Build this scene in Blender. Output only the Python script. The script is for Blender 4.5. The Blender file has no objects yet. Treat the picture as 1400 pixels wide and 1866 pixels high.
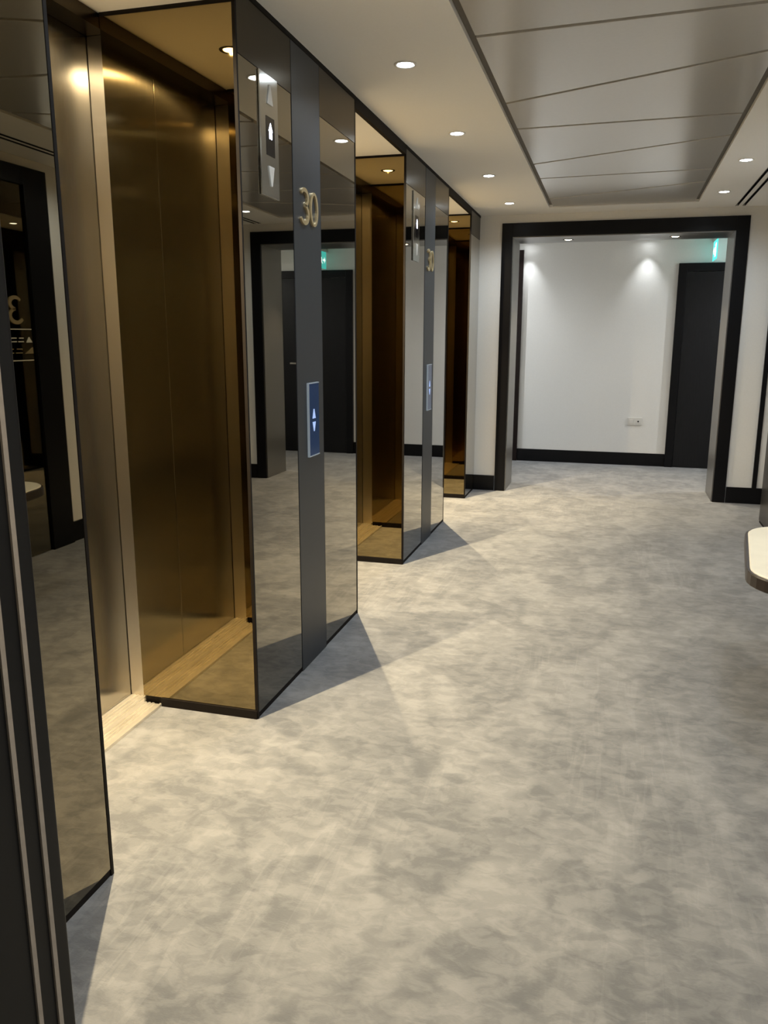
import bpy, bmesh, math, random
from mathutils import Vector, Matrix
random.seed(7)
C = bpy.context.scene.collection
PI = math.pi

# ------------------------------------------------------------------ camera
F_PX, YAW, PITCH, ROLL = 1475.985, -0.273954, 0.21557, 0.0023796
cam_d = bpy.data.cameras.new('camera')
cam_d.sensor_fit = 'VERTICAL'; cam_d.sensor_height = 36.0; cam_d.sensor_width = 36.0
cam_d.lens = F_PX / 1866.0 * 36.0
cam_d.clip_start = 0.02
cam = bpy.data.objects.new('camera', cam_d); C.objects.link(cam)
cy, sy, cp, sp = math.cos(YAW), math.sin(YAW), math.cos(PITCH), math.sin(PITCH)
fw = Vector((sy*cp, cy*cp, -sp)); rt = Vector((cy, -sy, 0)); up = rt.cross(fw)
r2 = math.cos(ROLL)*rt + math.sin(ROLL)*up
u2 = -math.sin(ROLL)*rt + math.cos(ROLL)*up
M = Matrix((r2, u2, -fw)).transposed().to_4x4()
M.translation = Vector((0, 0, 1.45))
cam.matrix_world = M
bpy.context.scene.camera = cam

# ------------------------------------------------------------------ world, exposure, light levels
w = bpy.data.worlds.new('world'); bpy.context.scene.world = w
w.use_nodes = True
w.node_tree.nodes['Background'].inputs[0].default_value = (0.9, 0.95, 1, 1)
w.node_tree.nodes['Background'].inputs[1].default_value = 0.0
vs = bpy.context.scene.view_settings
vs.view_transform = 'Standard'; vs.look = 'None'; vs.gamma = 1.0; vs.use_curve_mapping = False
vs.exposure = 0.32
try:
    cyc = bpy.context.scene.cycles
    cyc.max_bounces = 14; cyc.diffuse_bounces = 7; cyc.glossy_bounces = 10
    cyc.sample_clamp_indirect = 6.0
except Exception:
    pass
COOL = (0.84, 0.93, 1.0); WARM = (1.0, 0.79, 0.47); SOFT = (1.0, 0.82, 0.55); WHITE = (0.93, 0.97, 1.0)
P_LOBBY, P_RECESS, P_PORTAL, P_NEAR, P_CORR = 25.0, 520.0, 105.0, 31.0, 16.0

# ------------------------------------------------------------------ helpers
def zc(y):                       # underside of the lobby ceiling
    return 2.555 - 0.0125*(y-2.6)
def warp(bm, z0=2.15):           # the tops of the lobby cladding follow the ceiling line
    for v in bm.verts:
        if v.co.z > z0: v.co.z += zc(v.co.y) - 2.555

def box(bm, x0, x1, y0, y1, z0, z1):
    vs_ = [bm.verts.new((x, y, z)) for x in (x0, x1) for y in (y0, y1) for z in (z0, z1)]
    for f in ((0,1,3,2),(4,6,7,5),(0,4,5,1),(2,3,7,6),(0,2,6,4),(1,5,7,3)):
        bm.faces.new([vs_[i] for i in f])
def cyl(bm, x, y, z0, z1, r0, r1=None, n=32):
    r1 = r0 if r1 is None else r1
    a = [bm.verts.new((x+r0*math.cos(2*PI*i/n), y+r0*math.sin(2*PI*i/n), z0)) for i in range(n)]
    b = [bm.verts.new((x+r1*math.cos(2*PI*i/n), y+r1*math.sin(2*PI*i/n), z1)) for i in range(n)]
    for i in range(n): bm.faces.new((a[i], a[(i+1)%n], b[(i+1)%n], b[i]))
    bm.faces.new(a[::-1]); bm.faces.new(b)
def lathe(bm, prof, x, y, n=32):
    rings = [[bm.verts.new((x+r*math.cos(2*PI*i/n), y+r*math.sin(2*PI*i/n), z)) for i in range(n)] for r, z in prof]
    for a, b in zip(rings, rings[1:]):
        for i in range(n): bm.faces.new((a[i], a[(i+1)%n], b[(i+1)%n], b[i]))
def obj(name, bm, m, parent=None, smooth=False, bevel=0):
    bmesh.ops.recalc_face_normals(bm, faces=bm.faces)
    me = bpy.data.meshes.new(name); bm.to_mesh(me); bm.free()
    if m: me.materials.append(m)
    if smooth:
        for p in me.polygons: p.use_smooth = True
    o = bpy.data.objects.new(name, me); C.objects.link(o)
    if parent:
        o.parent = parent
        o.matrix_parent_inverse = Matrix.Translation(-parent.location)
    if bevel:
        b = o.modifiers.new('bevel', 'BEVEL'); b.width = bevel; b.segments = 2; b.limit_method = 'ANGLE'
    return o
def ob(name, boxes, m, parent=None, bevel=0, wp=False):
    bm = bmesh.new()
    for b in boxes: box(bm, *b)
    if wp: warp(bm)
    return obj(name, bm, m, parent, bevel=bevel)
def thing(name, label, cat, loc, group=None):
    o = bpy.data.objects.new(name, None); C.objects.link(o); o.location = loc
    o.empty_display_size = 0.1
    o['label'] = label; o['category'] = cat
    if group: o['group'] = group
    return o
def struct(o):
    o['kind'] = 'structure'; return o
def cut(o, holes, boxes=()):
    bm = bmesh.new()
    for x, y, r, z0, z1 in holes: cyl(bm, x, y, z0, z1, r, n=32)
    for b in boxes: box(bm, *b)
    bmesh.ops.recalc_face_normals(bm, faces=bm.faces)
    me = bpy.data.meshes.new('cutter'); bm.to_mesh(me); bm.free()
    c = bpy.data.objects.new('cutter', me); C.objects.link(c)
    md = o.modifiers.new('cut', 'BOOLEAN'); md.operation = 'DIFFERENCE'; md.solver = 'EXACT'; md.object = c
    bpy.context.view_layer.update()
    dg = bpy.context.evaluated_depsgraph_get()
    new = bpy.data.meshes.new_from_object(o.evaluated_get(dg))
    o.modifiers.clear(); o.data = new
    bpy.data.objects.remove(c); bpy.data.meshes.remove(me)

# ------------------------------------------------------------------ materials
def mat(name, col=(.5,.5,.5), rough=.5, metal=0, emit=None, es=0, coat=0, spec=.5):
    m = bpy.data.materials.new(name); m.use_nodes = True
    b = m.node_tree.nodes['Principled BSDF']
    b.inputs['Base Color'].default_value = (*col, 1)
    b.inputs['Roughness'].default_value = rough
    b.inputs['Metallic'].default_value = metal
    b.inputs['Coat Weight'].default_value = coat
    b.inputs['Coat Roughness'].default_value = 0.01
    b.inputs['Specular IOR Level'].default_value = spec
    if emit:
        b.inputs['Emission Color'].default_value = (*emit, 1)
        b.inputs['Emission Strength'].default_value = es
    return m
def nd(m, t, **kw):
    n = m.node_tree.nodes.new(t)
    for k, v in kw.items(): setattr(n, k, v)
    return n
def lk(m, a, b): m.node_tree.links.new(a, b)
def noisy(m, scale=40, amt=.06, bump=.15, dist=.001, stretch=(1,1,1)):
    """slow procedural variation of a plain material: tone and a fine bump"""
    b = m.node_tree.nodes['Principled BSDF']; col = tuple(b.inputs['Base Color'].default_value)
    tc = nd(m, 'ShaderNodeTexCoord'); mp = nd(m, 'ShaderNodeMapping'); mp.inputs['Scale'].default_value = stretch
    lk(m, tc.outputs['Object'], mp.inputs['Vector'])
    n = nd(m, 'ShaderNodeTexNoise'); n.inputs['Scale'].default_value = scale; n.inputs['Detail'].default_value = 4
    lk(m, mp.outputs[0], n.inputs['Vector'])
    r = nd(m, 'ShaderNodeValToRGB')
    r.color_ramp.elements[0].position = .3; r.color_ramp.elements[1].position = .7
    r.color_ramp.elements[0].color = tuple(c*(1-amt) for c in col[:3])+(1,)
    r.color_ramp.elements[1].color = tuple(min(1, c*(1+amt)) for c in col[:3])+(1,)
    lk(m, n.outputs['Fac'], r.inputs[0]); lk(m, r.outputs[0], b.inputs['Base Color'])
    if bump:
        bp = nd(m, 'ShaderNodeBump'); bp.inputs['Strength'].default_value = bump; bp.inputs['Distance'].default_value = dist
        lk(m, n.outputs['Fac'], bp.inputs['Height']); lk(m, bp.outputs[0], b.inputs['Normal'])
    return m
def brushed(m, aniso=.8, axis='Z', scale=(60,60,1.2), dr=.03):
    """brushed metal: anisotropic highlight and fine grain in roughness"""
    b = m.node_tree.nodes['Principled BSDF']
    b.inputs['Anisotropic'].default_value = aniso; b.inputs['Anisotropic Rotation'].default_value = 0
    t = nd(m, 'ShaderNodeTangent', direction_type='RADIAL', axis=axis)
    lk(m, t.outputs[0], b.inputs['Tangent'])
    tc = nd(m, 'ShaderNodeTexCoord'); mp = nd(m, 'ShaderNodeMapping'); mp.inputs['Scale'].default_value = scale
    lk(m, tc.outputs['Object'], mp.inputs['Vector'])
    n = nd(m, 'ShaderNodeTexNoise'); n.inputs['Scale'].default_value = 6; n.inputs['Detail'].default_value = 3
    lk(m, mp.outputs[0], n.inputs['Vector'])
    mr = nd(m, 'ShaderNodeMapRange')
    r0 = b.inputs['Roughness'].default_value
    mr.inputs['To Min'].default_value = max(.02, r0-dr); mr.inputs['To Max'].default_value = r0+dr
    lk(m, n.outputs['Fac'], mr.inputs['Value']); lk(m, mr.outputs[0], b.inputs['Roughness'])
    return m

PAINT   = noisy(mat('wall_paint', (.72,.71,.685), .6), 90, .015, .12)
CEIL    = noisy(mat('ceiling_paint', (.86,.855,.84), .7), 120, .012, .1)
PANEL   = noisy(mat('satin_panel', (.54,.525,.50), .3, 0, spec=.9, coat=1), 60, .02, .03)
GROOVE  = noisy(mat('groove_shadow_gap', (.13,.115,.095), .6), 30, .05, 0)
PANEL.node_tree.nodes['Principled BSDF'].inputs['Coat Roughness'].default_value = .16
BLACK   = noisy(mat('black_lacquer', (.0035,.0035,.0045), .34, spec=.22), 30, .1, .05)
BLACKW  = noisy(mat('black_veneer', (.008,.008,.009), .42, spec=.25), 12, .25, .1, stretch=(6,6,.6))
BRONZE  = noisy(mat('bronze_mirror', (.225,.185,.105), .012, 1, coat=1), 1.5, .02, 0)
GOLDM   = noisy(mat('gold_bronze_mirror', (.31,.225,.08), .012, 1, coat=1), 1.5, .02, 0)
SATINB  = brushed(mat('satin_bronze', (.060,.047,.030), .26, 1), .3)
TRIMB   = noisy(mat('dark_bronze_edge', (.010,.008,.007), .6, 0, spec=.1), 30, .1, 0)
STRIP   = noisy(mat('charcoal_panel', (.022,.025,.030), .42, spec=.5), 30, .04, .04)
DOORM   = brushed(mat('brushed_lift_door', (.50,.485,.45), .19, 1), 1.0)
STEEL   = brushed(mat('brushed_steel_jamb', (.60,.56,.50), .30, 1), .9)
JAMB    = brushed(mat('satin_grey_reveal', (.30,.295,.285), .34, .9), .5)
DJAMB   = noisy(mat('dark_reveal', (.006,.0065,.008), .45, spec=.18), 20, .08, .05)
SEAL    = noisy(mat('pale_seal', (.27,.245,.225), .5), 60, .08, .2)
PLATE   = brushed(mat('steel_plate', (.55,.55,.53), .18, 1), .7, scale=(60,60,1))
ALU     = noisy(mat('aluminium_sill', (.72,.68,.60), .33, .75), 40, .12, .3, .0008, (1,.25,1))
BRASS   = brushed(mat('brass_numeral', (.72,.58,.34), .34, .8), .2)
GLASSD  = mat('dark_display_glass', (.012,.010,.010), .12)
BLUEG   = noisy(mat('blue_black_glass', (.012,.022,.055), .16, emit=(.05,.13,.33), es=.10), 8, .2, 0)
EDGE    = mat('lit_glass_edge', (.3,.33,.36), .3, emit=(.55,.68,.8), es=.10)
GLOWB   = mat('blue_white_glow', (.25,.32,.5), .4, emit=(.40,.56,1.0), es=.55)
GLOWW   = mat('white_glow', (.8,.8,.9), .4, emit=(.72,.78,1.0), es=6)
WPLAS   = noisy(mat('white_plastic', (.62,.61,.58), .35), 50, .02, 0)
REFL    = mat('reflector_cup', (.8,.8,.8), .2, 1)
DREFL   = mat('dark_reflector_cup', (.10,.075,.05), .25, 1)
WTRIM   = noisy(mat('white_lamp_ring', (.72,.70,.66), .45), 60, .02, 0)
DTRIM   = noisy(mat('dark_lamp_ring', (.05,.04,.03), .35, .6), 60, .05, 0)
BRNDOOR = noisy(mat('dark_brown_door', (.010,.005,.004), .35, spec=.25), 8, .25, .1, stretch=(8,8,.6))
BLUED   = mat('blue_notice', (.06,.22,.50), .4)
CREAM   = noisy(mat('cream_stone', (.70,.65,.52), .45), 9, .05, .05)
LEGW    = noisy(mat('dark_stained_wood', (.022,.015,.012), .35), 14, .3, .1, stretch=(1,1,.2))

def carpet():
    m = mat('grey_carpet', rough=.95, spec=.15); b = m.node_tree.nodes['Principled BSDF']
    b.inputs['Sheen Weight'].default_value = .25; b.inputs['Sheen Roughness'].default_value = .5
    tc = nd(m, 'ShaderNodeTexCoord')
    def noise(scale, detail, dist, stretch, rough=.55):
        mp = nd(m, 'ShaderNodeMapping'); mp.inputs['Scale'].default_value = stretch
        lk(m, tc.outputs['Object'], mp.inputs['Vector'])
        n = nd(m, 'ShaderNodeTexNoise'); n.inputs['Scale'].default_value = scale
        n.inputs['Detail'].default_value = detail; n.inputs['Distortion'].default_value = dist
        n.inputs['Roughness'].default_value = rough
        lk(m, mp.outputs[0], n.inputs['Vector']); return n.outputs['Fac']
    def ramp(src, a, b_):
        r = nd(m, 'ShaderNodeMapRange', interpolation_type='SMOOTHSTEP')
        r.inputs['From Min'].default_value = a; r.inputs['From Max'].default_value = b_
        lk(m, src, r.inputs['Value']); return r.outputs[0]
    def mix(a, b_, f):
        x = nd(m, 'ShaderNodeMath', operation='MULTIPLY_ADD'); lk(m, b_, x.inputs[0]); x.inputs[1].default_value = f; lk(m, a, x.inputs[2]); return x.outputs[0]
    feet    = ramp(noise(2.5, 2.5, .3, (1.15, .85, 1)), .47, .56)           # soft edged scuffs and footprints
    patches = ramp(noise(6.5, 4, .35, (1.0, 1.0, 1), .6), .43, .57)       # brushed pile
    marks   = ramp(noise(20, 4, .6, (.7, 1.1, 1), .62), .40, .62)
    tr = nd(m, 'ShaderNodeMath', operation='MULTIPLY')                    # a few trolley tracks along the lobby
    lk(m, ramp(noise(3.2, 2, 1.3, (7.5, .7, 1)), .54, .60), tr.inputs[0]); lk(m, ramp(noise(.9, 1, 0, (1, .6, 1)), .46, .58), tr.inputs[1])
    tracks = tr.outputs[0]
    fibre   = noise(380, 2, 0, (.25, 1, 1))
    base = nd(m, 'ShaderNodeValue'); base.outputs[0].default_value = 0.0
    v = mix(base.outputs[0], feet, .27); v = mix(v, patches, .24); v = mix(v, marks, .28); v = mix(v, tracks, .13); v = mix(v, fibre, .22)
    r = nd(m, 'ShaderNodeValToRGB')
    r.color_ramp.elements[0].position = .05; r.color_ramp.elements[0].color = (.088,.093,.102,1)
    r.color_ramp.elements[1].position = .95; r.color_ramp.elements[1].color = (.190,.195,.202,1)
    lk(m, v, r.inputs[0]); lk(m, r.outputs[0], b.inputs['Base Color'])
    bp = nd(m, 'ShaderNodeBump'); bp.inputs['Strength'].default_value = .5; bp.inputs['Distance'].default_value = .004
    lk(m, mix(v, noise(90, 3, .3, (1,1,1)), .3), bp.inputs['Height']); lk(m, bp.outputs[0], b.inputs['Normal'])
    return m
CARPET = carpet()

# ------------------------------------------------------------------ main dimensions
XP = -1.246                    # face of the mirrored piers
YN, YF = 1.12, 7.615           # near and far lobby walls
YE = 9.585                     # end wall of the cross corridor
XR = 1.17                      # right lobby wall
RX = -1.742                    # back of the lift recesses
PER = 2.25
RECESS = [(1.69, 2.644), (3.915, 4.885), (6.17, 7.14)]
LOBBY_L = [1.25, 2.40, 3.557, 4.708, 5.877, 7.005]
LOBBY_R = [1.25, 2.39, 3.54, 4.69, 5.784, 6.878]
XL, XRL = -0.912, 0.705

# ------------------------------------------------------------------ floor, ceilings, walls
struct(ob('floor', [(-4.2, 4.2, -1.6, 10.0, -.06, 0)], CARPET))

bm = bmesh.new(); box(bm, -1.262, 1.60, YN-.02, YF+.02, 2.555, 2.70)
ceiling = struct(obj('ceiling', bm, CEIL))
holes = [(XL, y, .036, 2.5, 2.64) for y in LOBBY_L] + [(XRL, y, .036, 2.5, 2.64) for y in LOBBY_R]
GX0, GX1, GY0, GY1 = -.615, .565, 1.28, 7.30
cut(ceiling, holes, [(GX0, GX1, GY0, GY1, 2.5, 2.62), (.872, .892, 1.3, 7.575, 2.5, 2.66), (.926, .946, 1.3, 7.575, 2.5, 2.66)])
for v in ceiling.data.vertices: v.co.z += zc(v.co.y) - 2.555

# near side of the cross corridor, with the doorway, and the near lobby wall
def wall_with_opening(name, y0, y1, ztop, x0=-1.9, x1=1.62, ox0=-.955, ox1=.905, oz=2.309):
    o = struct(ob(name, [(x0, x1, y0, y1, 0, ztop)], PAINT))
    cut(o, [], [(ox0, ox1, y0-.1, y1+.1, -.1, oz)])
    return o
wall_with_opening('wall_far', YF, 8.10, 2.56, -4.2, 4.2)
wall_with_opening('wall_near', .67, YN, 2.64)
struct(ob('wall_end', [(-4.2, 4.2, YE, YE+.12, 0, 2.55)], PAINT))
struct(ob('wall_corridor_left', [(-4.3, -4.2, 8.1, YE, 0, 2.55)], PAINT))
struct(ob('wall_corridor_right', [(4.2, 4.3, 8.1, YE, 0, 2.55)], PAINT))
struct(ob('wall_vestibule_left', [(-2.0, -1.9, -1.6, .67, 0, 2.5)], PAINT))
struct(ob('wall_vestibule_right', [(1.9, 2.0, -1.6, .67, 0, 2.5)], PAINT))
struct(ob('wall_back', [(-2.0, 2.0, -1.7, -1.6, 0, 2.5)], PAINT))
vc = struct(ob('ceiling_vestibule', [(-1.9, 1.9, -1.6, .67, 2.45, 2.52)], CEIL))
cc = struct(ob('ceiling_corridor', [(-4.2, 4.2, 8.10, YE, 2.45, 2.53)], CEIL))
CORR = [(-1.0, 9.475), (.27, 9.475)]
CORR_FILL = [(-2.3, 8.80), (2.3, 8.80)]  # added fill lamps, out of view, to brighten the cross corridor
cut(cc, [(x, y, .030, 2.4, 2.50) for x, y in CORR+CORR_FILL])
# right lobby wall, set back at its far end
struct(ob('wall_right', [(XR, 1.35, YN, 6.30, 0, 2.60), (1.35, 1.60, YN, 6.85, 0, 2.60)], PAINT, wp=False))
struct(ob('wall_right_alcove', [(1.46, 1.60, 6.85, YF, 0, 2.60)], PAINT))
struct(ob('wall_shaft', [(-2.05, -1.93, YN, YF, 0, 2.64)], PAINT))

# baseboards
struct(ob('baseboard_far', [(XP, -1.050, YF-.018, YF, 0, .142), (1.008, 1.46, YF-.018, YF, 0, .142)], BLACK, bevel=.002))
struct(ob('baseboard_end', [(-1.060, .592, YE-.016, YE, 0, .142), (1.60, 4.2, YE-.016, YE, 0, .142)], BLACK, bevel=.002))
struct(ob('baseboard_right', [(XR-.016, XR, 4.80, 6.28, 0, .142), (XR-.016, XR, YN, 3.28, 0, .142)], BLACK, bevel=.002))
struct(ob('baseboard_alcove', [(1.444, 1.46, 6.87, YF-.018, 0, .142)], BLACK))
struct(ob('trim_1', [(1.215, 1.252, YF-.020, YF, .142, 2.42)], BLACK))

# lintel line and ceilings of the lift recesses
for i, (a, b) in enumerate(RECESS):
    rc = struct(ob('ceiling_recess', [(-1.93, XP-.022, a-.0, b+.0, 2.505, 2.56)], CEIL))
    cut(rc, [(-1.485, (a+b)/2+.01, .034, 2.45, 2.549)])
    for v in rc.data.vertices: v.co.z += zc(v.co.y) - 2.555
    struct(ob('trim_2', [(XP-.020, XP+.002, a, b, 2.503, 2.557)], TRIMB, wp=True))

# ------------------------------------------------------------------ mirrored piers
def pier(y0, y1, strip, label, near_side=True, far_side=True):
    t = thing('mirrored_pier', label, 'pillar', (XP, (y0+y1)/2, 0), 'bronze mirrored piers between the lifts')
    e = .004
    ob('core', [(RX+.001, XP-.016, y0+.012, y1-.012, 0, 2.55)], TRIMB, t, wp=True)
    segs = []
    if strip:
        s0, s1 = strip
        segs = [(y0+e, s0-.002), (s1+.002, y1-e)]
        ob('charcoal_strip', [(XP-.014, XP+.002, s0, s1, .0, 2.535)], STRIP, t, wp=True)
        ob('shadow_gap', [(XP-.014, XP+.0012, s1, s1+.005, .0, 2.535)], TRIMB, t, wp=True)
    else:
        segs = [(y0+e, y1-e)]
    for a, b in segs:
        ob('front_mirror', [(XP-.014, XP, a, b, .022, 2.345)], BRONZE, t, wp=True)
        ob('top_band', [(XP-.014, XP+.001, a, b, 2.347, 2.535)], SATINB, t, wp=True)
    ob('top_trim', [(XP-.016, XP+.003, y0, y1, 2.537, 2.556)], TRIMB, t, wp=True)
    ob('plinth', [(XP-.016, XP-.002, y0+.002, y1-.002, 0, .022)], TRIMB, t)
    for on, y, s in ((near_side, y0, 1), (far_side, y1, -1)):
        if not on: continue
        yy = sorted((y, y+s*.012))
        ob('side_mirror', [(RX, XP-.009, yy[0], yy[1], .036, 2.492)], GOLDM, t, wp=True)
        yb = sorted((y-s*.006, y+s*.012))
        ob('side_plinth', [(-1.662, XP-.002, yb[0], yb[1], 0, .034)], TRIMB, t)
        ob('side_top_trim', [(RX, XP-.008, yb[0]+.003, yb[1], 2.493, 2.507)], TRIMB, t, wp=True)
        yc = sorted((y-s*.001, y+s*.010))
        ob('corner_trim', [(XP-.010, XP+.0015, yc[0], yc[1], .0, 2.535)], TRIMB, t, wp=True)
    return t
pier(YN+.002, 1.69, None, 'bronze mirrored pier beside the near doorway, nearest to the camera', near_side=False)
pier(2.644, 3.915, (3.115, 3.420), 'wide bronze mirrored pier between the nearest and middle lifts')
pier(4.885, 6.17, (5.405, 5.705), 'bronze mirrored pier between the middle and farthest lifts')
pier(7.14, YF-.002, None, 'narrow bronze mirrored pier against the far white wall', far_side=False)

# ------------------------------------------------------------------ lifts
def lift(a, b, label):
    t = thing('lift_entrance', label, 'lift', (-1.80, (a+b)/2, 0), 'lifts along the left wall')
    c = (a+b)/2; e = .048; top = 2.455
    for y0, y1 in ((a-e-.02, c-.0015), (c+.0015, b+e+.02)):
        ob('door_leaf', [(-1.872, -1.832, y0, y1, .008, top+.02)], DOORM, t, bevel=.002, wp=True)
    for y0, y1 in ((a-e-.03, a-e), (b+e, b+e+.03)):
        ob('door_jamb', [(-1.829, RX-.002, y0, y1, .006, top)], STEEL, t, wp=True)
    ob('header', [(-1.829, RX-.002, a-e-.03, b+e+.03, top+.001, 2.503)], SATINB, t, wp=True)
    bm = bmesh.new()                          # sill with running grooves
    x1 = -1.66
    box(bm, -1.875, RX-.002, a-e, b+e, 0.0, .006); box(bm, RX-.002, x1, a+.001, b-.001, 0.0, .006)
    for q in range(4): box(bm, -1.820+.017*q, -1.811+.017*q, a-e, b+e, .006, .0095)
    for q in range(3): box(bm, RX+.004+.017*q, RX+.013+.017*q, a+.001, b-.001, .006, .0095)
    box(bm, x1-.010, x1, a+.001, b-.001, .006, .011)
    obj('door_sill', bm, ALU, t)
    return t
lift(*RECESS[0], 'nearest lift with brushed metal doors in a mirrored recess')
lift(*RECESS[1], 'middle lift of the three, brushed doors in a mirrored recess')
lift(*RECESS[2], 'farthest lift of the three, beside the white far wall')

# ------------------------------------------------------------------ numerals, indicators, call panels
def stroke(bm, pts, wd, th, place, closed=False):
    """flat ribbon of width wd(t) along pts (2-D), thickness th; place(u,v,d)->xyz"""
    n = len(pts); L = []; Rr = []
    for i in range(n):
        p = Vector(pts[i])
        a = Vector(pts[(i-1) % n if closed else max(i-1, 0)]); b = Vector(pts[(i+1) % n if closed else min(i+1, n-1)])
        d = (b-a).normalized(); nrm = Vector((-d.y, d.x)); h = wd(i/(n-1 if not closed else n))/2
        L.append(p+nrm*h); Rr.append(p-nrm*h)
    vv = [[bm.verts.new(place(q.x, q.y, d)) for q in s] for s in (L, Rr) for d in (0, th)]
    l0, l1, r0, r1 = vv
    m = n if closed else n-1
    for i in range(m):
        k = (i+1) % n
        bm.faces.new((l1[i], l1[k], r1[k], r1[i])); bm.faces.new((l0[i], r0[i], r0[k], l0[k]))
        bm.faces.new((l0[i], l0[k], l1[k], l1[i])); bm.faces.new((r0[i], r1[i], r1[k], r0[k]))
    if not closed:
        for i in (0, n-1): bm.faces.new((l0[i], l1[i], r1[i], r0[i]))
def poly(bm, pts, th, place):
    a = [bm.verts.new(place(u, v, 0)) for u, v in pts]; b = [bm.verts.new(place(u, v, th)) for u, v in pts]
    n = len(pts)
    bm.faces.new(a[::-1]); bm.faces.new(b)
    for i in range(n): bm.faces.new((a[i], a[(i+1) % n], b[(i+1) % n], b[i]))
def three_pts(h, w_):
    P = []
    for k in range(15):                      # upper bowl, from the left tip round to the waist
        a = math.radians(150 - k*(150+80)/14); P.append((w_*.46+w_*.40*math.cos(a), h*.745+h*.215*math.sin(a)))
    for k in range(17):                      # lower bowl
        a = math.radians(80 - k*(80+150)/16); P.append((w_*.44+w_*.47*math.cos(a), h*.275+h*.25*math.sin(a)))
    return P
def zero_pts(h, w_):
    return [(w_*.5+w_*.40*math.cos(2*PI*k/36), h*.5+h*.455*math.sin(2*PI*k/36)) for k in range(36)]
def numeral30(y, z, h, w_, place_of, label, x, sw=.013, m=BRASS, th=.008):
    t = thing('floor_number', label, 'number', (x, y, z), 'brass floor numbers')
    bm = bmesh.new(); stroke(bm, three_pts(h, w_), lambda s: sw*(.85+.55*abs(math.sin(PI*2*s))), th, place_of(0)); obj('numeral_three', bm, m, t)
    bm = bmesh.new(); stroke(bm, zero_pts(h, w_*1.02), lambda s: sw*(.8+.5*abs(math.cos(2*PI*s))), th, place_of(w_*1.12), True); obj('numeral_zero', bm, m, t)
    return t

def left_face(y0, z0, x=XP+.002):
    return lambda off: (lambda u, v, d: (x+d, y0+off+u, z0+v))
def indicator(dy, dz, label):
    x = XP
    t = thing('lift_indicator', label, 'indicator panel', (x, 2.89+dy, 1.935+dz), 'lift arrow displays')
    ob('plate', [(x+.0005, x+.007, 2.808+dy, 2.967+dy, 1.935+dz, 2.343+dz)], PLATE, t, bevel=.002)
    ob('display', [(x+.0065, x+.008, 2.856+dy, 2.930+dy, 2.075+dz, 2.205+dz)], GLASSD, t)
    pl = lambda u, v, d: (x+.008+d, 2.893+dy+u, v+dz)
    bm = bmesh.new()
    poly(bm, [(-.017,2.158),(.017,2.158),(0,2.186)], .001, pl)
    poly(bm, [(-.011,2.132),(-.004,2.132),(-.004,2.158),(-.011,2.158)], .001, pl)
    poly(bm, [(.004,2.132),(.011,2.132),(.011,2.158),(.004,2.158)], .001, pl)
    obj('display_arrow', bm, GLOWW, t)
    pl2 = lambda u, v, d: (x+.007+d, 2.893+dy+u, v+dz)
    for nm, pts in (('up_arrow', [(-.024,2.245),(.024,2.245),(.004,2.312),(-.004,2.312)]),
                    ('down_arrow', [(-.004,1.972),(.004,1.972),(.024,2.040),(-.024,2.040)])):
        bm = bmesh.new(); poly(bm, pts, .004, pl2); o = obj(nm, bm, WPLAS, t, bevel=.0015)
        o['label'] = 'pale triangular arrow lens'
    return t
def call_panel(dy, label):
    x = XP+.002
    t = thing('call_panel', label, 'call panel', (x, 3.28+dy, .94), 'lift call panels')
    ob('glass_plate', [(x+.0005, x+.009, 3.222+dy, 3.342+dy, .940, 1.246)], BLUEG, t, bevel=.001)
    ob('lit_edge', [(x+.0005, x+.0105, 3.218+dy, 3.2218+dy, .936, 1.250), (x+.0005, x+.0105, 3.222+dy, 3.342+dy, 1.2462, 1.250),
                    (x+.0005, x+.0105, 3.222+dy, 3.342+dy, .936, .9398)], EDGE, t)
    pl = lambda u, v, d: (x+.009+d, 3.278+dy+u, v)
    for pts, nm in (([(-.018,1.098),(.018,1.098),(.004,1.138),(-.004,1.138)], 'up_button'), ([(-.004,1.043),(.004,1.043),(.018,1.083),(-.018,1.083)], 'down_button')):
        bm = bmesh.new(); poly(bm, pts, .0015, pl); obj(nm, bm, GLOWB, t)
    return t
numeral30(3.28, 1.885, .135, .092, left_face(3.176, 1.885), 'brass number 30 on the nearer charcoal strip, above the blue call panel', XP)
numeral30(5.55, 1.870, .135, .092, left_face(5.455, 1.870), 'small brass number 30 on the farther charcoal strip', XP)
indicator(0, 0, 'steel lift arrow display on the mirror nearest to the brass number')
indicator(2.255, -.037, 'steel lift arrow display on the farther mirrored pier')
call_panel(0, 'blue glass lift call panel with two lit arrows on the nearer charcoal strip')
call_panel(2.28, 'narrow looking lift call panel on the farther charcoal strip')

# ------------------------------------------------------------------ doorway frames
def portal(yface, yback, s, label, lining, seals=False):
    """black face frame on the lobby side (s = +1: lobby lies at smaller y) and a reveal lining"""
    t = thing('doorway_frame', label, 'door frame', ((-1.045+1.003)/2, (yface+yback)/2, 0))
    ya, yb = (yface-.020, yface-.001) if s > 0 else (yface+.001, yface+.015)
    ob('face_frame', [(-1.045, -.950, ya, yb, 0, 2.419), (.900, 1.003, ya, yb, 0, 2.419), (-.950, .900, ya, yb, 2.304, 2.419)], BLACK, t, bevel=.002)
    l0, l1 = (yface, yback-.002) if s > 0 else (yback+.002, yface)
    ob('reveal', [(-.954, -.942, l0, l1, 0, 2.304)], lining, t)
    ob('reveal', [(.892, .904, l0, l1, 0, 2.304)], lining, t)
    h = ob('head_lining', [(-.942, .892, l0, l1, 2.296, 2.308)], lining, t)
    if seals:
        for y in (1.083, 1.032):
            o = ob('draught_seal', [(-.942, -.938, y-.0055, y+.0055, .002, 2.29)], SEAL, t); o['label'] = 'thin pale vertical seal strip'
    return t, h
PORT = [(-.481, 7.868), (.436, 7.853)]
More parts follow.
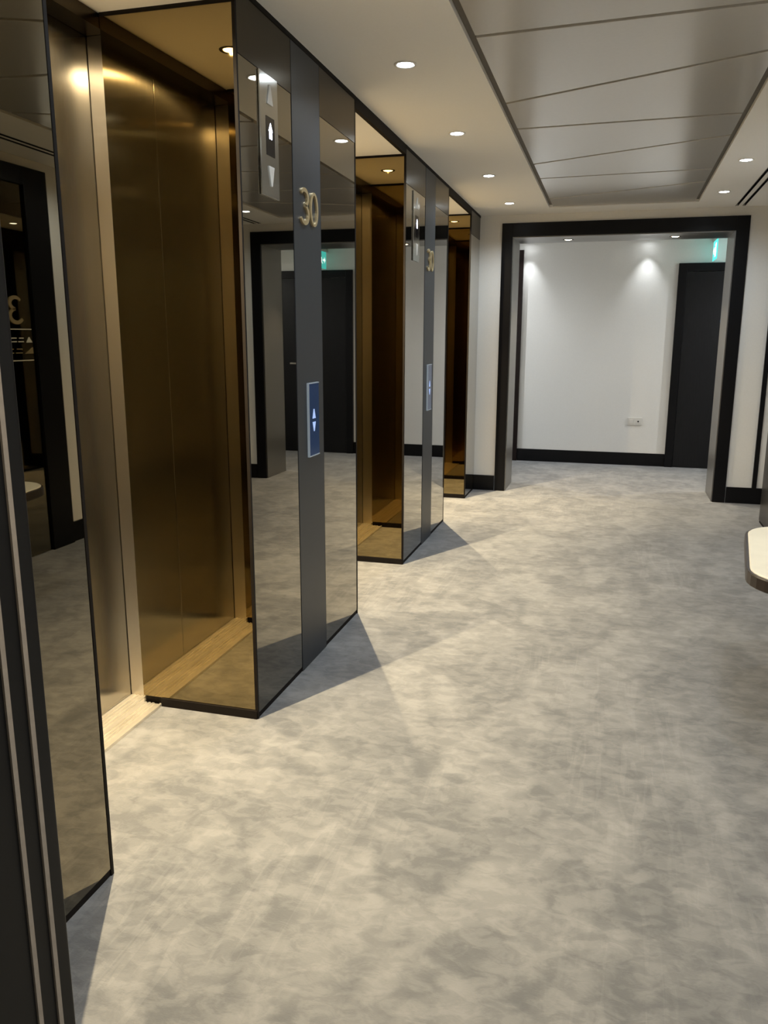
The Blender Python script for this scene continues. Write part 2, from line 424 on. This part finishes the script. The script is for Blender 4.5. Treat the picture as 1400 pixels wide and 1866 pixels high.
pf, hl = portal(YF, 8.10, 1, 'wide black framed doorway in the far wall with grey metal reveals', JAMB)
cut(hl, [(x, y, .036, 2.2, 2.4) for x, y in PORT])
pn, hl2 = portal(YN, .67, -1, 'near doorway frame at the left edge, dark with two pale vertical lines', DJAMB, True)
PORTN = [(-.47, .92), (.44, .92)]
cut(hl2, [(x, y, .036, 2.2, 2.4) for x, y in PORTN])
for nm in ('wall_far', 'wall_near'):
    o = bpy.data.objects[nm]
    cut(o, [(x, y, .036, 2.25, 2.40) for x, y in (PORT if nm == 'wall_far' else PORTN)])

# ------------------------------------------------------------------ ceiling feature panels
ys_s = [1.93, 3.31, 4.70, 6.05]                         # square joints (nearly)
sl = [(1.47, None), (2.85, 2.41), (4.226, 3.765), (5.604, 5.143), (6.906, 6.46)]
g = .013
px0, px1 = GX0+.032, GX1-.030
joints = [(1.315-g, 1.315-g), (1.94, 1.89), (2.85, 2.39), (3.335, 3.265), (4.226, 3.755), (4.712, 4.682), (5.604, 5.125), (6.076, 6.018), (6.906, 6.445), (7.268+g, 7.268+g)]
labs = ['nearest', 'second', 'third', 'fourth', 'fifth', 'sixth', 'seventh', 'eighth', 'farthest']
for i in range(9):
    (a0, a1), (b0, b1) = joints[i], joints[i+1]
    bm = bmesh.new()
    pts = [(px0, a0+g), (px1, a1+g), (px1, b1-g), (px0, b0-g)]
    lo = [bm.verts.new((x, y, 2.557)) for x, y in pts]; hi = [bm.verts.new((x, y, 2.575)) for x, y in pts]
    bm.faces.new(lo); bm.faces.new(hi[::-1])
    for k in range(4): bm.faces.new((lo[k], lo[(k+1)%4], hi[(k+1)%4], hi[k]))
    for v in bm.verts: v.co.z += zc(v.co.y)-2.555
    o = obj('ceiling_panel', bm, PANEL, bevel=.002)
    o['label'] = 'satin ceiling panel, %s from the near doorway' % labs[i] if i not in (0, 8) else ('satin ceiling panel nearest to the near doorway' if i == 0 else 'satin ceiling panel nearest to the far doorway')
    o['category'] = 'ceiling panel'; o['group'] = 'satin panels of the ceiling feature'
bm = bmesh.new(); box(bm, GX0-.002, GX1+.002, GY0-.002, GY1+.002, 2.576, 2.582)
for v in bm.verts: v.co.z += zc(v.co.y)-2.555
struct(obj('trim_3', bm, GROOVE))
bm = bmesh.new()
for x0, x1 in ((.871, .893), (.925, .947)): box(bm, x0, x1, 1.3, 7.576, 2.60, 2.605)
for v in bm.verts: v.co.z += zc(v.co.y)-2.555
struct(obj('trim_4', bm, BLACK))
bm = bmesh.new()                                          # dark lips of the linear air slots
for x0, x1 in ((.872, .875), (.889, .892), (.926, .929), (.943, .946)): box(bm, x0, x1, 1.302, 7.573, 2.552, 2.60)
for v in bm.verts: v.co.z += zc(v.co.y)-2.555
o = obj('air_slot', bm, BLACK); o['label'] = 'pair of long thin black air slots in the ceiling near right wall'; o['category'] = 'air vent'

# ------------------------------------------------------------------ downlights
def glow(name, col, es):
    return mat(name, col, .4, emit=col, es=es)
G_COOL, G_WARM, G_SOFT, G_WHITE = glow('lamp_cool', COOL, 22), glow('lamp_warm', (1,.78,.45), 14), glow('lamp_soft', SOFT, 14), glow('lamp_white', WHITE, 22)
def downlight(x, y, z, r, m_ring, m_cup, m_lens, col, power, angle, blend, label, group, rad=.005, tilt=None, spill=0):
    t = thing('downlight', label, 'downlight', (x, y, z), group)
    bm = bmesh.new(); lathe(bm, [(r-.001, z+.004), (r-.001, z-.002), (r+.003, z-.004), (r+.010, z-.003), (r+.012, z-.0005), (r+.012, z+.0005)], x, y); obj('trim_ring', bm, m_ring, t, True)
    bm = bmesh.new(); lathe(bm, [(r-.0015, z-.001), (r*.94, z+.010)], x, y); obj('reflector', bm, m_cup, t, True)
    bm = bmesh.new(); lathe(bm, [(r*.93, z+.004), (r*.88, z-.002), (r*.6, z-.005), (.001, z-.007)], x, y); obj('lamp', bm, m_lens, t)
    ld = bpy.data.lights.new('lamp_light', 'SPOT'); ld.energy = power; ld.color = col
    ld.spot_size = math.radians(angle); ld.spot_blend = blend; ld.shadow_soft_size = rad
    lo = bpy.data.objects.new('lamp_light', ld); C.objects.link(lo); lo.parent = t; lo.location = (0, 0, -.013)
    if spill:                                              # wide glare of the same lamp outside its main beam
        l2 = bpy.data.lights.new('lamp_glare', 'SPOT'); l2.energy = spill; l2.color = col
        l2.spot_size = math.radians(162); l2.spot_blend = .7; l2.shadow_soft_size = rad
        o2 = bpy.data.objects.new('lamp_glare', l2); C.objects.link(o2); o2.parent = t; o2.location = (0, 0, -.013)
    return t
ordn = ['first', 'second', 'third', 'fourth', 'fifth', 'sixth']
for i, y in enumerate(LOBBY_L):
    downlight(XL, y, zc(y), .036, WTRIM, REFL, G_COOL, COOL, P_LOBBY, 146, .9, 'recessed ceiling downlight above the lift side, %s from the near doorway' % ordn[i], 'downlights along the lift side')
for i, y in enumerate(LOBBY_R):
    downlight(XRL, y, zc(y), .036, WTRIM, REFL, G_COOL, COOL, P_LOBBY, 160, 1.0, 'recessed ceiling downlight beside the air slots, %s from the near doorway' % ordn[i], 'downlights beside the air slots')
for (a, b), nm in zip(RECESS, ('nearest', 'middle', 'farthest')):
    y = (a+b)/2+.01
    downlight(-1.485, y, 2.505+zc(y)-2.555, .034, DTRIM, DREFL, G_WARM, WARM, P_RECESS, 96, 1.0, 'warm downlight in the ceiling of the %s lift recess' % nm, 'warm downlights in the lift recesses', spill=75.0)
for (x, y), nm in zip(PORT, ('left', 'right')):
    downlight(x, y, 2.296, .036, DTRIM, REFL, G_SOFT, SOFT, P_PORTAL, 84, .6, 'warm downlight in the head of the far doorway, %s one' % nm, 'downlights in the doorway heads')
for (x, y), nm in zip(PORTN, ('left', 'right')):
    downlight(x, y, 2.296, .036, DTRIM, REFL, G_SOFT, SOFT, P_NEAR, 130, .6, 'warm downlight in the head of the near doorway, %s one' % nm, 'downlights in the doorway heads')
for (x, y), nm in zip(CORR, ('left one', 'right one, above the socket')):
    downlight(x, y, 2.45, .030, WTRIM, REFL, G_WHITE, WHITE, P_CORR, 68, 1.0, 'white corridor downlight washing the end wall, %s' % nm, 'corridor downlights')
for (x, y), nm in zip(CORR_FILL, ('left', 'right')):
    downlight(x, y, 2.45, .030, WTRIM, REFL, G_WHITE, WHITE, 84.0, 172, .5, 'added unseen fill downlight in the corridor beyond the far doorway, %s one' % nm, 'corridor downlights')

# ------------------------------------------------------------------ right wall: framed bronze panel with the direction sign
t = thing('framed_mirror', 'tall bronze mirror in a black frame on the right wall behind the low table', 'mirror', (XR, 4.05, 0))
MY0, MY1 = 3.30, 4.79
ob('frame', [(XR-.030, XR-.001, MY0, MY0+.22, 0, 2.47), (XR-.030, XR-.001, MY1-.22, MY1, 0, 2.47), (XR-.030, XR-.001, MY0+.22, MY1-.22, 2.36, 2.47)], BLACK, t, bevel=.002)
ob('mirror_glass', [(XR-.012, XR-.001, MY0+.221, MY1-.221, .004, 2.359)], BRONZE, t)
rf = lambda y0, z0, x=XR-.0125: (lambda off: (lambda u, v, d: (x-d, y0-off-u, z0+v)))
t = thing('direction_sign', 'brass 30 direction sign with two thin lines on the bronze mirror', 'sign', (XR-.013, 4.4, 1.28))
PO = rf(4.475, 1.515)
bm = bmesh.new(); stroke(bm, three_pts(.165, .125), lambda s: .018*(.85+.5*abs(math.sin(2*PI*s))), .006, PO(0)); obj('numeral_three', bm, BRASS, t)
bm = bmesh.new(); stroke(bm, zero_pts(.165, .115), lambda s: .017, .006, PO(.14), True); obj('numeral_zero', bm, BRASS, t)
WL = mat('pale_sign_line', (.7,.68,.6), .4)
PL = rf(4.545, 1.28)(0)
for nm, v0 in (('upper_line', .195), ('lower_line', .0)):
    bm = bmesh.new(); poly(bm, [(0, v0), (.30, v0), (.30, v0+.006), (0, v0+.006)], .003, PL); obj(nm, bm, WL, t)
bm = bmesh.new()
poly(bm, [(0,.115),(.028,.150),(.056,.115)], .003, PL)
for k, (u, wd_) in enumerate(((.08,.05),(.145,.06),(.22,.05))):
    poly(bm, [(u,.118),(u+wd_,.118),(u+wd_,.124),(u,.124)], .003, PL); poly(bm, [(u,.140),(u+wd_*.8,.140),(u+wd_*.8,.146),(u,.146)], .003, PL)
obj('direction_row', bm, WL, t)
bm = bmesh.new()
poly(bm, [(0,.045),(.075,.045),(.0,.085)], .003, PL)
for k, (u, wd_) in enumerate(((.10,.06),(.18,.08))):
    poly(bm, [(u,.048),(u+wd_,.048),(u+wd_,.054),(u,.054)], .003, PL); poly(bm, [(u,.072),(u+wd_*.8,.072),(u+wd_*.8,.078),(u,.078)], .003, PL)
obj('direction_row', bm, BRASS, t)

# dark bronze clad end of the right wall
t = thing('bronze_end_panel', 'dark bronze clad wall end at the right edge beyond the low table', 'wall panel', (1.26, 6.58, 0))
ob('cladding', [(XR, 1.349, 6.302, 6.85, .02, 2.49)], SATINB, t, bevel=.002)
ob('plinth', [(XR+.004, 1.345, 6.306, 6.846, 0, .02)], TRIMB, t)

# ------------------------------------------------------------------ bench
def rr(cx, cy_, hx, hy, rad, n=8):
    P = []
    for sx, sy_, a0 in ((1,1,0),(-1,1,90),(-1,-1,180),(1,-1,270)):
        for k in range(n+1):
            a = math.radians(a0+90*k/n); P.append((cx+sx*(hx-rad)+rad*math.cos(a), cy_+sy_*(hy-rad)+rad*math.sin(a)))
    return P
bt = thing('low_table', 'low table with rounded cream top and dark rim by the right wall', 'table', (.809, 3.462, 0))
TX, TY, ang = .809, 3.462, -.128
def slab(bm, hx, hy, rad, levels):
    rings = []
    for z, ins in levels:
        P = rr(0, 0, hx-ins, hy-ins, max(rad-ins, .01))
        rings.append([bm.verts.new((TX+x*math.cos(ang)-y*math.sin(ang), TY+x*math.sin(ang)+y*math.cos(ang), z)) for x, y in P])
    n = len(rings[0])
    for a, b in zip(rings, rings[1:]):
        for i in range(n): bm.faces.new((a[i], a[(i+1)%n], b[(i+1)%n], b[i]))
    bm.faces.new(rings[0][::-1]); bm.faces.new(rings[-1])
bm = bmesh.new(); slab(bm, .240, .488, .194, [(.575,0),(.596,0),(.600,.005)]); obj('table_top', bm, CREAM, bt)
bm = bmesh.new(); slab(bm, .252, .500, .205, [(.545,.006),(.549,0),(.590,0),(.594,.003)]); obj('rim', bm, LEGW, bt)
for lx, ly in ((.02,-.30),(.15,-.30),(.02,.25),(.15,.25)):
    bm = bmesh.new(); x = TX+lx*math.cos(ang)-ly*math.sin(ang); y = TY+lx*math.sin(ang)+ly*math.cos(ang)
    cyl(bm, x, y, 0, .546, .012, .018, 16); obj('leg', bm, LEGW, bt, True)

# ------------------------------------------------------------------ end corridor: doors, socket, exit sign
d1 = ob('door_1', [(.68, 1.50, YE-.030, YE, .004, 2.115)], BLACKW, bevel=.002); struct(d1)
fr = ob('door_frame', [(.593, .678, YE-.040, YE, 0, 2.204), (1.502, 1.59, YE-.040, YE, 0, 2.204), (.678, 1.502, YE-.040, YE, 2.118, 2.204)], BLACK, d1, bevel=.002)
bm = bmesh.new(); box(bm, 1.37, 1.39, YE-.085, YE-.030, 1.09, 1.11); box(bm, 1.27, 1.39, YE-.095, YE-.080, 1.09, 1.11); obj('door_handle', bm, STEEL, d1, bevel=.003)
bm = bmesh.new(); cyl(bm, 0, 0, 0, .002, .04, n=32)
for v in bm.verts: v.co = Vector((v.co.x+1.09, YE-.031-v.co.z, v.co.y+1.60))
o = obj('door_notice', bm, BLUED, d1); o['label'] = 'round blue notice'
d2 = ob('door_2', [(-1.95, -1.132, YE-.025, YE, .004, 2.30)], BRNDOOR); struct(d2)
ob('door_frame', [(-1.130, -1.062, YE-.035, YE, 0, 2.38), (-2.02, -1.952, YE-.035, YE, 0, 2.38), (-1.952, -1.130, YE-.035, YE, 2.302, 2.38)], BRNDOOR, d2)

t = thing('wall_socket', 'small white double socket low on the end wall of the corridor', 'socket', (.246, YE, .457))
ob('plate', [(.168, .325, YE-.011, YE-.0005, .457, .540)], WPLAS, t, bevel=.002)
ob('outlet', [(.188, .232, YE-.014, YE-.0108, .474, .520)], WPLAS, t, bevel=.002)
ob('outlet', [(.262, .306, YE-.014, YE-.0108, .474, .520)], WPLAS, t, bevel=.002)
bm = bmesh.new(); cyl(bm, 0, 0, 0, .0015, .009, n=20)
for v in bm.verts: v.co = Vector((v.co.x+.284, YE-.0142-v.co.z, v.co.y+.500))
obj('socket_hole', bm, GLASSD, t)

SGREEN = mat('exit_green', (.02,.40,.36), .4, emit=(.10,.85,.80), es=.8)
SWHITE = mat('exit_white', (.9,.95,.95), .4, emit=(.80,1,1), es=1.8)
SX = .925
t = thing('exit_sign', 'green and white lit exit sign standing out above the dark corridor door', 'exit sign', (SX, 9.38, 2.21))
ob('housing', [(SX-.012, SX+.012, 9.20, YE-.001, 2.410, 2.446)], WPLAS, t, bevel=.003)
ob('blade', [(SX-.004, SX+.004, 9.20, 9.56, 2.215, 2.410)], SGREEN, t, bevel=.001)
for sgn, nm in ((-1, 'pictogram'), (1, 'pictogram')):
    pl = (lambda s: (lambda u, v, d: (SX+s*(.0042+d), (9.56-u) if s < 0 else (9.20+u), 2.215+v)))(sgn)
    bm = bmesh.new()
    poly(bm, [(.225,.03),(.300,.03),(.300,.165),(.225,.165)], .001, pl)                      # doorway
    poly(bm, [(.03,.098),(.07,.135),(.07,.110),(.115,.110),(.115,.086),(.07,.086),(.07,.061)], .001, pl)  # arrow
    stroke(bm, [(.178,.128),(.168,.085),(.185,.055),(.178,.030)], lambda s: .014, .001, pl)  # running figure
    stroke(bm, [(.168,.085),(.150,.062),(.132,.062)], lambda s: .012, .001, pl)
    stroke(bm, [(.178,.124),(.158,.108),(.150,.090)], lambda s: .009, .001, pl)
    stroke(bm, [(.178,.124),(.198,.108),(.212,.112)], lambda s: .009, .001, pl)
    poly(bm, [(.188+.011*math.cos(2*PI*k/14), .148+.011*math.sin(2*PI*k/14)) for k in range(14)], .001, pl)
    obj(nm, bm, SWHITE, t)
